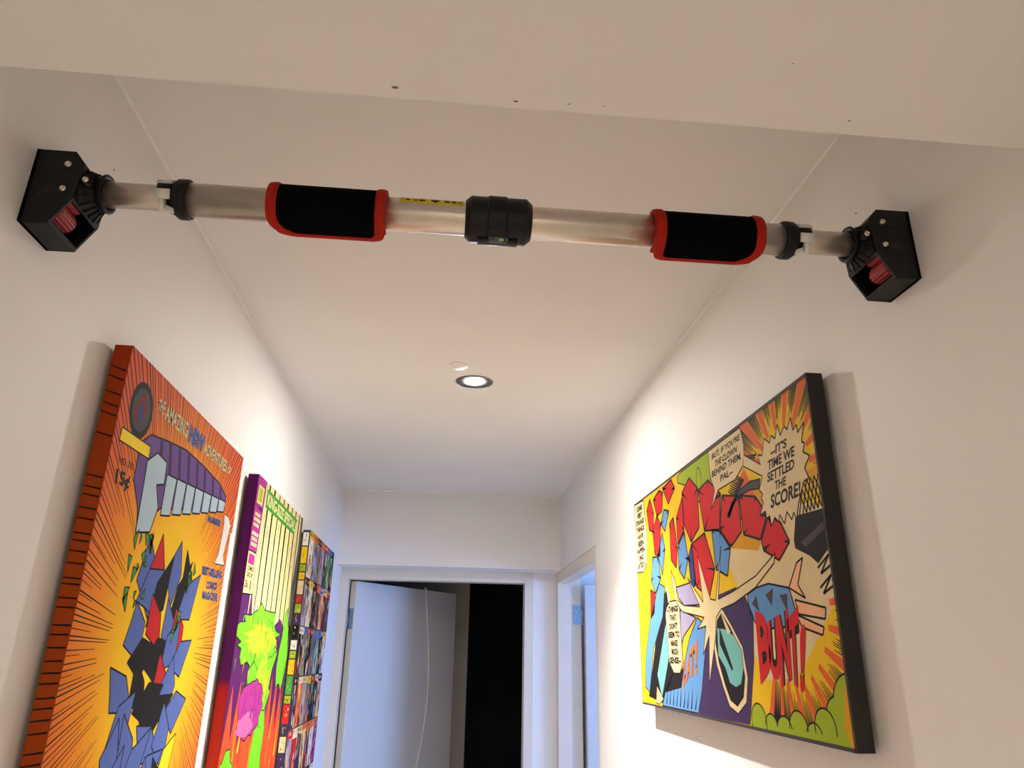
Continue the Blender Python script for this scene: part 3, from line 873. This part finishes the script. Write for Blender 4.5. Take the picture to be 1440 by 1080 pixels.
P.text('1', ((54, 645), (62, 645), (54, 666), (62, 666)), 'black', 7, 0.0)
P.poly([(42, 640), (43.5, 640), (43.5, 668), (42, 668)], 'black', 7)
P.poly([(70, 560), (585, 560), (585, 590), (520, 570), (430, 600), (300, 560), (200, 600), (120, 566), (90, 640), (80, 640)], 'plum', 3)
# flames
fl = [(0, 0), (0, 400)]
for k in range(19):
    fl.append((585*k/18, 300+120*(k % 2)+rnd.uniform(-20, 20)+20))
fl += [(585, 0)]
P.poly(fl, 'flame', 3)
for k in range(46):
    x_, z_ = rnd.uniform(0, 585), rnd.uniform(0, 330)
    h_ = rnd.uniform(30, 110); P.poly([(x_-6, z_), (x_+8, z_), (x_+rnd.uniform(-4, 12), z_+h_)], rnd.choice(['orange', 'gold', 'yellow', 'red']), 3.5+k*0.01)
for k in range(14):
    x_, z_ = rnd.uniform(0, 560), rnd.uniform(420, 560)
    P.poly([(x_-5, z_), (x_+9, z_+6), (x_+16, z_+60)], rnd.choice(['violet', 'grey', 'lavender']), 3.6)
def splash(cx, cz, rx, rz, c, lay, n=34, j=.22, ow=3):
    P.shape([(cx+rx*(1+rnd.uniform(-j, j))*math.cos(2*PI*k/n), cz+rz*(1+rnd.uniform(-j, j))*math.sin(2*PI*k/n)) for k in range(n)], c, lay, ow)
splash(215, 548, 205, 66, 'neon', 5)
splash(300, 470, 120, 110, 'neon', 5.1, 20, .3)
splash(520, 520, 60, 100, 'neon', 5.2, 16, .35)
splash(330, 270, 70, 150, 'neon', 5.2, 24, .2)
splash(60, 250, 70, 60, 'neon', 5.2, 24, .2)
splash(250, 545, 150, 38, 'lime', 6, 26, .35, 0)
splash(310, 450, 60, 60, 'lime', 6, 18, .4, 0)
for k in range(60):
    x_, z_ = rnd.gauss(240, 100), rnd.uniform(420, 600)
    P.poly([(x_-3, z_), (x_+3, z_+2), (x_+rnd.uniform(-14, 14), z_-rnd.uniform(20, 50))], rnd.choice(['green', 'black', 'green', 'yellow']), 6.6)
splash(215, 390, 120, 62, 'magenta', 7, 30, .14)
splash(185, 355, 80, 24, 'pink', 8, 20, .3, 0)
for k in range(16):
    x_, z_ = rnd.uniform(130, 300), rnd.uniform(350, 430)
    P.poly([(x_-3, z_), (x_+3, z_), (x_+8, z_+rnd.uniform(15, 40))], 'plum', 8.4)
P.build(c2)

# --- canvas 3: collage of little covers ----------------------------------------
m_side3 = mat('collage_side', (38, 34, 42), 0.5, noise=0.3, nscale=60)
c3 = canvas((XL, 2.437, ZBOT), PI/2, 0.575, 0.890, 'collage canvas of many small colourful comic covers, farthest on the left wall', m_side3)
P = Print(575, 890, D)
P.poly([(0, 0), (575, 0), (575, 890), (0, 890)], 'grey', 0)
cols = ['black', 'cream', 'yellow', 'orange', 'red', 'blue', 'teal', 'purple', 'lavender', 'green', 'lime', 'white', 'grey', 'peach', 'magenta', 'mid', 'maroon', 'indigo', 'black', 'grey', 'mid', 'white', 'grey', 'mid', 'lavender', 'black', 'maroon', 'purple', 'mid', 'cream', 'grey']
NC, NR = 7, 6
cw, ch = 575/NC, 890/NR
for i in range(NC):
    for j in range(NR):
        x0_, z0_ = i*cw+1.2, j*ch+2
        x1_, z1_ = x0_+cw-2.4, z0_+ch-4
        P.poly([(x0_, z0_), (x1_, z0_), (x1_, z1_), (x0_, z1_)], rnd.choice(cols), 1)
        P.poly([(x0_, z1_-rnd.uniform(16, 30)), (x1_, z1_-rnd.uniform(16, 30)), (x1_, z1_), (x0_, z1_)], rnd.choice(['red', 'white', 'yellow', 'cream', 'orange', 'black', 'blue']), 3)
        for q in range(16):
            cx, cz = rnd.uniform(x0_+4, x1_-4), rnd.uniform(z0_+6, z1_-28)
            r = rnd.uniform(5, 24); a0 = rnd.uniform(0, 6.3); nn = rnd.choice([3, 4, 5])
            pts = [(cx+r*.5*math.cos(a0+k*6.283/nn), cz+r*1.2*math.sin(a0+k*6.283/nn)) for k in range(nn)]
            pts = clip_rect(pts, x0_, x1_, z0_, z1_)
            P.poly(pts, rnd.choice(cols), 2+q*0.05)
        for q in range(4):
            xq = x0_+6+q*(cw-14)/4
            P.poly([(xq, z1_-14), (xq+10, z1_-14), (xq+11, z1_-5), (xq+1, z1_-5)], rnd.choice(['black', 'white', 'yellow', 'red', 'blue']), 4)
P.build(c3)
b = MB()
scol = [ink(c) for c in ('white', 'yellow', 'red', 'black', 'green', 'orange', 'cream', 'lime', 'purple')]
z = 0.885
k = 0
while z > 0.03:
    hgt = rnd.choice([0.024, 0.03, 0.045, 0.055])
    ci = rnd.randrange(9) if k > 3 else (0, 1, 7, 1)[k]
    b.poly([(-0.0001, -0.0085, z-hgt), (-0.0001, -0.0265, z-hgt), (-0.0001, -0.0265, z-0.003), (-0.0001, -0.0085, z-0.003)], [(0, 1, 2, 3)], ci)
    for q in range(4):
        yy = -rnd.uniform(0.011, 0.022); zz = z-rnd.uniform(0.004, max(0.006, hgt-0.01))
        b.poly([(-0.0002, yy, zz), (-0.0002, yy-0.003, zz-0.002), (-0.0002, yy-0.001, zz-rnd.uniform(.006, .012))], [(0, 1, 2)], rnd.randrange(9))
    z -= hgt+0.001; k += 1
b.build('side_print', scol, c3)['kind'] = 'stuff'

# --- right canvas: wide comic panel ---------------------------------------------
Y1R, Z0R = 1.9146, CZ-0.1012
c4 = canvas((XR, Y1R, Z0R), -PI/2, 0.983, 0.493, 'wide yellow comic canvas with black sides and speech balloons on the right wall', mat('black_canvas_edge', (24, 21, 21), 0.6, noise=0.1, nscale=50))
P = Print(983, 493, D); CUR[0] = P
AG = {}
P.poly([(0, 0), (983, 0), (983, 493), (0, 493)], 'yellow', 0)
# cream ground in the middle and right
P.poly([(600, 300), (690, 360), (780, 350), (983, 300), (983, 160), (940, 140), (878, 95), (833, 60), (783, 50), (716, 60), (690, 190), (640, 250)], 'cream', 1)
P.poly([(640, 355), (720, 385), (790, 380), (800, 300), (760, 270), (640, 290)], 'gold', 1.5)
P.shape([(373, 479), (400, 486), (574, 486), (574, 426), (570, 372), (640, 345), (590, 340), (547, 370), (510, 395), (472, 422), (431, 450), (376, 468)], 'lime', 2, 2.5)
P.shape(ellipse(510, 445, 14, 24), 'lime', 2.5, 2)
# orange rays with hatching around the burst
def hatch(ax, az, bx, bz, n, w0=1.0, w1=5.0, lay=2.6):
    """n tapering strokes between two rays: a = (inner, outer) ends"""
    for k in range(n):
        f = k/(n-1) if n > 1 else .5
        i0 = (ax[0]*(1-f)+bx[0]*f, ax[1]*(1-f)+bx[1]*f); o0 = (az[0]*(1-f)+bz[0]*f, az[1]*(1-f)+bz[1]*f)
        g = rnd.uniform(0, .25)
        P.line((i0[0]*(1-g)+o0[0]*g, i0[1]*(1-g)+o0[1]*g), o0, w0, 'black', lay, w1)
cx, cz = 872, 372
for k in range(9):
    a = math.radians(150 - 19*k)
    r0, r1 = 70, 190
    e = 2.0
    p0 = (cx+r0*1.25*math.cos(a), cz+r0*math.sin(a)); p1 = (cx+r1*1.2*math.cos(a), cz+r1*math.sin(a))
    nx, nz = -math.sin(a), math.cos(a)
    P.poly([(p0[0]-4*nx, p0[1]-4*nz), (p0[0]+4*nx, p0[1]+4*nz), (p1[0]+15*nx, p1[1]+15*nz), (p1[0]-15*nx, p1[1]-15*nz)], 'dorange', 2)
    a2 = a - math.radians(9.5)
    nx, nz = -math.sin(a2), math.cos(a2)
    q0 = (cx+(r0+8)*1.25*math.cos(a2), cz+(r0+8)*math.sin(a2)); q1 = (cx+r1*1.2*math.cos(a2), cz+r1*math.sin(a2))
    hatch((q0[0]-8*nx, q0[1]-8*nz), (q1[0]-16*nx, q1[1]-16*nz), (q0[0]+8*nx, q0[1]+8*nz), (q1[0]+16*nx, q1[1]+16*nz), 8)
P.poly([(700, 395), (735, 412), (775, 350), (745, 335)], 'dorange', 2.2)
hatch((650, 392), (690, 372), (690, 412), (730, 392), 9, 2, 5)
hatch((735, 425), (765, 410), (740, 432), (790, 422), 5, 2, 4)
hatch((690, 335), (740, 320), (715, 355), (765, 340), 7, 2, 4)
# cable arc
arc_o = [(642, 347), (669, 366), (714, 381), (755, 385), (794, 380)]; arc_i = [(787, 366), (751, 372), (712, 371), (682, 364), (653, 343)]
P.shape(arc_o+arc_i, 'grey', 3, 3)
# red shards left and centre, blue shards between them
for pts, c in (([(118, 455), (150, 478), (178, 440), (170, 392), (132, 404)], 'red'), ([(180, 470), (232, 482), (262, 470), (248, 430), (204, 424)], 'red'), ([(262, 480), (330, 486), (352, 462), (300, 436)], 'red'),
               ([(160, 396), (205, 428), (232, 400), (212, 330), (170, 340)], 'red'), ([(232, 402), (262, 430), (300, 420), (262, 380)], 'skyblue'), ([(150, 336), (196, 330), (210, 280), (160, 250), (128, 282)], 'skyblue'),
               ([(196, 334), (240, 380), (254, 340), (224, 286)], 'skyblue'), ([(118, 262), (158, 250), (140, 206), (108, 196)], 'red'),
               ([(400, 440), (452, 462), (498, 430), (492, 352), (438, 330), (402, 372)], 'red'), ([(352, 396), (398, 430), (398, 362), (350, 338)], 'red'), ([(500, 424), (560, 432), (620, 392), (600, 330), (520, 340)], 'red'),
               ([(602, 330), (626, 388), (700, 372), (700, 310), (648, 292)], 'red'), ([(704, 372), (770, 356), (806, 320), (772, 286), (708, 304)], 'red'), ([(810, 318), (850, 300), (872, 268), (832, 246), (780, 268), (776, 284)], 'red'),
               ([(300, 392), (330, 400), (346, 330), (330, 290), (296, 312)], 'red'), ([(352, 334), (398, 358), (412, 300), (380, 262), (348, 284)], 'skyblue'), ([(560, 336), (602, 326), (644, 290), (620, 244), (566, 262)], 'skyblue'),
               ([(440, 326), (520, 336), (560, 262), (520, 214), (452, 240)], 'red'), ([(414, 302), (438, 326), (448, 244), (420, 240)], 'indigo')):
    P.shape(pts, c, 3, 4)
    gx = sum(p[0] for p in pts)/len(pts); gz = sum(p[1] for p in pts)/len(pts)
    for q in range(4):
        p_ = pts[(q*2) % len(pts)]; f_ = rnd.uniform(.25, .6)
        P.line(p_, (p_[0]+(gx-p_[0])*f_*1.4, p_[1]+(gz-p_[1])*f_), rnd.uniform(5, 9), 'black', 4, 0.5)
# lower left: teal, lavender, purple, blue
P.shape([(560, 215), (651, 222), (690, 205), (716, 171), (702, 101), (664, 6), (415, 4), (455, 99), (480, 150)], 'purple', 3, 0)
P.poly([(60, 20), (240, 6), (400, 6), (330, 60), (330, 190), (240, 250), (180, 200)], 'black', 2.4)
P.shape([(193, 270), (236, 258), (210, 196), (120, 126), (70, 30), (31, 40), (48, 108), (98, 186)], 'skyblue', 3, 3)
P.shape([(140, 70), (170, 20), (250, 120), (262, 210), (220, 170)], 'teal', 3, 3)
P.shape([(320, 250), (410, 251), (487, 204), (367, 209), (335, 226)], 'lavender', 3, 3)
P.shape([(338, 202), (436, 182), (354, 150), (234, 57), (200, 35), (330, 119)], 'lavender', 3, 3)
P.shape([(443, 182), (487, 165), (478, 123), (440, 45), (412, 6), (170, 6), (199, 36), (315, 50), (342, 93), (387, 144)], 'skyblue', 3.2, 3)
for k in range(9):
    x_ = 200+24*k; P.poly([(x_, 10), (x_+8, 12), (x_+22, 40+rnd.uniform(0, 20))], 'black', 4)
P.shape([(120, 8), (150, 8), (182, 20), (134, 46)], 'peach', 3.6, 2)
# lens shape
P.shape([(546, 181), (576, 194), (619, 161), (660, 125), (671, 76), (656, 38), (616, 19), (580, 28), (556, 58), (532, 95), (523, 132)], 'cream', 4, 2.5)
P.poly([(550, 172), (576, 184), (612, 158), (650, 122), (660, 78), (646, 46), (616, 30), (586, 38), (566, 62), (544, 98), (534, 132)], 'black', 5)
P.shape([(548, 159), (593, 155), (627, 143), (655, 119), (656, 90), (640, 66), (616, 60), (590, 66), (574, 90), (544, 111)], 'teal', 5.4, 1.5)
P.poly([(560, 160), (610, 90), (604, 86), (556, 130)], 'black', 6.4)
P.poly([(570, 188), (612, 150), (598, 146)], 'cream', 6.5)
# flash
P.shape([(525, 211), (552, 207), (600, 300), (566, 208), (640, 216), (740, 232), (820, 258), (812, 244), (734, 214), (640, 196), (576, 190), (546, 176), (538, 145), (486, 60), (504, 146), (464, 112), (490, 164), (440, 160), (484, 180), (355, 197), (306, 221), (290, 290), (318, 259), (325, 223), (367, 209), (464, 201), (400, 262), (484, 208), (470, 300)], 'cream', 5, 2.5)
# right: sleeve, wedge shards, dark block
P.shape([(699, 206), (740, 214), (785, 216), (853, 204), (866, 172), (855, 150), (732, 150), (705, 176)], 'skyblue', 3, 3)
for pts in ([(853, 204), (886, 236), (906, 241), (882, 206), (900, 186)], [(868, 186), (953, 170), (948, 156), (874, 166)], [(866, 166), (942, 146), (936, 136), (880, 148)]):
    P.shape(pts, 'peach', 3.5, 3)
for pts in ([(715, 190), (735, 202), (742, 176)], [(770, 200), (800, 208), (790, 182)], [(820, 196), (846, 196), (840, 170)]):
    P.poly(pts, 'grey', 4.2)
P.shape([(887, 268), (900, 300), (983, 296), (983, 246), (948, 229), (927, 242), (888, 257)], 'black', 3, 2)
P.poly([(905, 262), (975, 280), (975, 270), (920, 254)], 'grey', 4)
for k in range(7):
    x_ = 912+11*k
    P.line((x_, 345), (x_+22, 300), 3, 'black', 3.4); P.line((x_+22, 345), (x_, 300), 3, 'black', 3.4)
P.poly([(905, 350), (983, 360), (983, 345), (908, 340)], 'gold', 3.2)
for z in (222, 196):
    P.line((945, z), (978, z+14), 3.5, 'black', 4); P.line((978, z+14), (952, z-8), 3.5, 'black', 4); P.line((952, z-8), (980, z), 3.5, 'black', 4)
# lower right: gold with rays and green clouds
P.poly([(664, 6), (700, 120), (740, 76), (833, 74), (878, 101), (942, 147), (983, 180), (983, 0), (664, 0)], 'yellow', 2)
for k in range(10):
    a = math.radians(-112 + 12.5*k)
    cx, cz = 812, 175
    ca, sa = math.cos(a), math.sin(a); nx, nz = -sa, ca
    r0, r1 = 80+8*k, 165+12*k
    P.poly([(cx+r0*ca-4*nx, cz+r0*sa-4*nz), (cx+r0*ca+4*nx, cz+r0*sa+4*nz), (cx+r1*ca+11*nx, cz+r1*sa+11*nz), (cx+r1*ca-11*nx, cz+r1*sa-11*nz)], 'dorange', 2.6)
    a += math.radians(6); ca, sa = math.cos(a), math.sin(a); nx, nz = -sa, ca
    hatch((cx+(r0+15)*ca-7*nx, cz+(r0+15)*sa-7*nz), (cx+r1*ca-10*nx, cz+r1*sa-10*nz), (cx+(r0+15)*ca+7*nx, cz+(r0+15)*sa+7*nz), (cx+r1*ca+10*nx, cz+r1*sa+10*nz), 6, 1, 4.5, 2.8)
for i_, (x_, z_, r) in enumerate(((985, 50, 40), (950, 32, 30), (912, 20, 26), (880, 4, 22), (835, 12, 26), (790, 4, 24), (745, 8, 20), (700, 14, 26))):
    P.shape(ellipse(x_, z_, r*1.1, r), 'lime', 3.4+i_*0.08, 2.5)
    P.poly(ellipse(x_, z_, r*1.1-1.5, r-1.5), 'lime', 4.0+i_*0.02)
P.poly([(664, 0), (983, 0), (983, 28), (940, 14), (664, 10)], 'lime', 4.4)
P.poly([(975, 0), (983, 0), (983, 90), (972, 70), (962, 30)], 'gold', 4.5)
# balloons and lettering
burst = [(804, 381), (787, 364), (799, 354), (792, 349), (798, 341), (781, 323), (803, 326), (803, 314), (816, 316), (818, 300), (833, 311), (844, 302), (850, 312), (863, 296), (875, 312), (887, 298), (896, 307), (903, 296), (913, 316), (937, 344), (953, 345), (944, 362), (963, 375), (945, 385), (953, 396), (945, 400), (958, 425), (937, 416), (936, 429), (923, 424), (921, 445), (906, 430), (898, 438), (882, 428), (876, 448), (863, 428), (851, 437), (843, 427), (825, 440), (811, 415), (796, 420), (802, 399)]
P.shape(burst, 'cream', 5, 2.6)
P.shape([(574, 486), (735, 486), (744, 454), (741, 431), (730, 417), (692, 402), (610, 402), (566, 372), (592, 406), (576, 432), (573, 466)], 'cream', 5, 2.6)
P.shape([(742, 434), (806, 402), (804, 384), (733, 417)], 'cream', 6, 0)
P.line((742, 434), (803, 402), 2.4, 'black', 6.5); P.line((733, 417), (801, 384), 2.4, 'black', 6.5)
SH = 4
for body, q in (('BUT, IF YOU\'RE', row(590, 729, 463, 476, SH)), ('THE CLOWN', row(602, 712, 447, 459, SH)), ('BEHIND THEM,', row(582, 728, 429, 443, SH)), ('PAL--', row(624, 686, 414, 426, SH)),
                ('--IT\'S', row(841, 898, 405, 419, SH)), ('TIME WE', row(826, 919, 386, 401, SH)), ('SETTLED', row(820, 914, 368, 383, SH)), ('THE', row(843, 882, 351, 364, SH)), ('SCORE!', row(822, 922, 326, 347, SH+2))):
    P.text(body, q, 'black', 8, 0.03)
P.shape([(0, 490), (90, 487), (102, 432), (112, 397), (99, 326), (60, 310), (0, 314)], 'cream', 5, 3)
for k, body in enumerate(('SOME', 'VERY', 'STRANGE', 'THINGS', 'HAVE', 'BEEN', 'HAPPEN-', 'ING', 'LATELY--')):
    w_ = 13*min(len(body), 6)/2
    zb = 466 - 18*k
    P.text(body, row(50-w_, 50+w_, zb, zb+14), 'black', 8, 0.05)
P.shape([(245, 214), (270, 224), (315, 223), (335, 206), (335, 98), (312, 76), (270, 76), (240, 98), (232, 200)], 'cream', 6, 3)
P.shape([(256, 222), (246, 290), (278, 223)], 'cream', 6, 0)
for k, body in enumerate(('--THINGS', 'THAT', 'DON\'T', 'SEEM TO', 'MAKE', 'MUCH', 'SENSE--')):
    w_ = 11.5*min(len(body), 7)/2
    zb = 200 - 17.5*k
    P.text(body, row(285-w_, 285+w_, zb, zb+13), 'black', 9, 0.05)
# sound words
for body, q in (('B', ((720, 68), (768, 92), (724, 180), (772, 168))), ('U', ((758, 80), (796, 72), (768, 160), (806, 168))), ('N', ((794, 66), (832, 78), (806, 166), (842, 176))), ('T', ((828, 76), (856, 64), (836, 160), (876, 178))), ('!', ((852, 62), (864, 62), (874, 150), (894, 154)))):
    P.text(body, q, 'black', 8, 0.10); P.text(body, q, 'red', 9, 0.035)
for body, q in (('Z', ((322, 40), (352, 66), (326, 92), (356, 108))), ('A', ((350, 60), (378, 72), (366, 112), (390, 122))), ('T', ((378, 70), (404, 74), (390, 124), (418, 134))), ('!', ((408, 74), (420, 76), (424, 134), (438, 146)))):
    P.text(body, q, 'black', 8, 0.09); P.text(body, q, 'orange', 9, 0.03)
# dark border line
for q in (((0, 493), (983, 493), (983, 487), (0, 489)), ((0, 0), (983, 0), (983, 5), (0, 5)), ((0, 0), (3, 0), (3, 493), (0, 493)), ((979, 0), (983, 0), (983, 493), (979, 493))):
    P.poly(list(q), 'grey', 10)
P.build(c4)
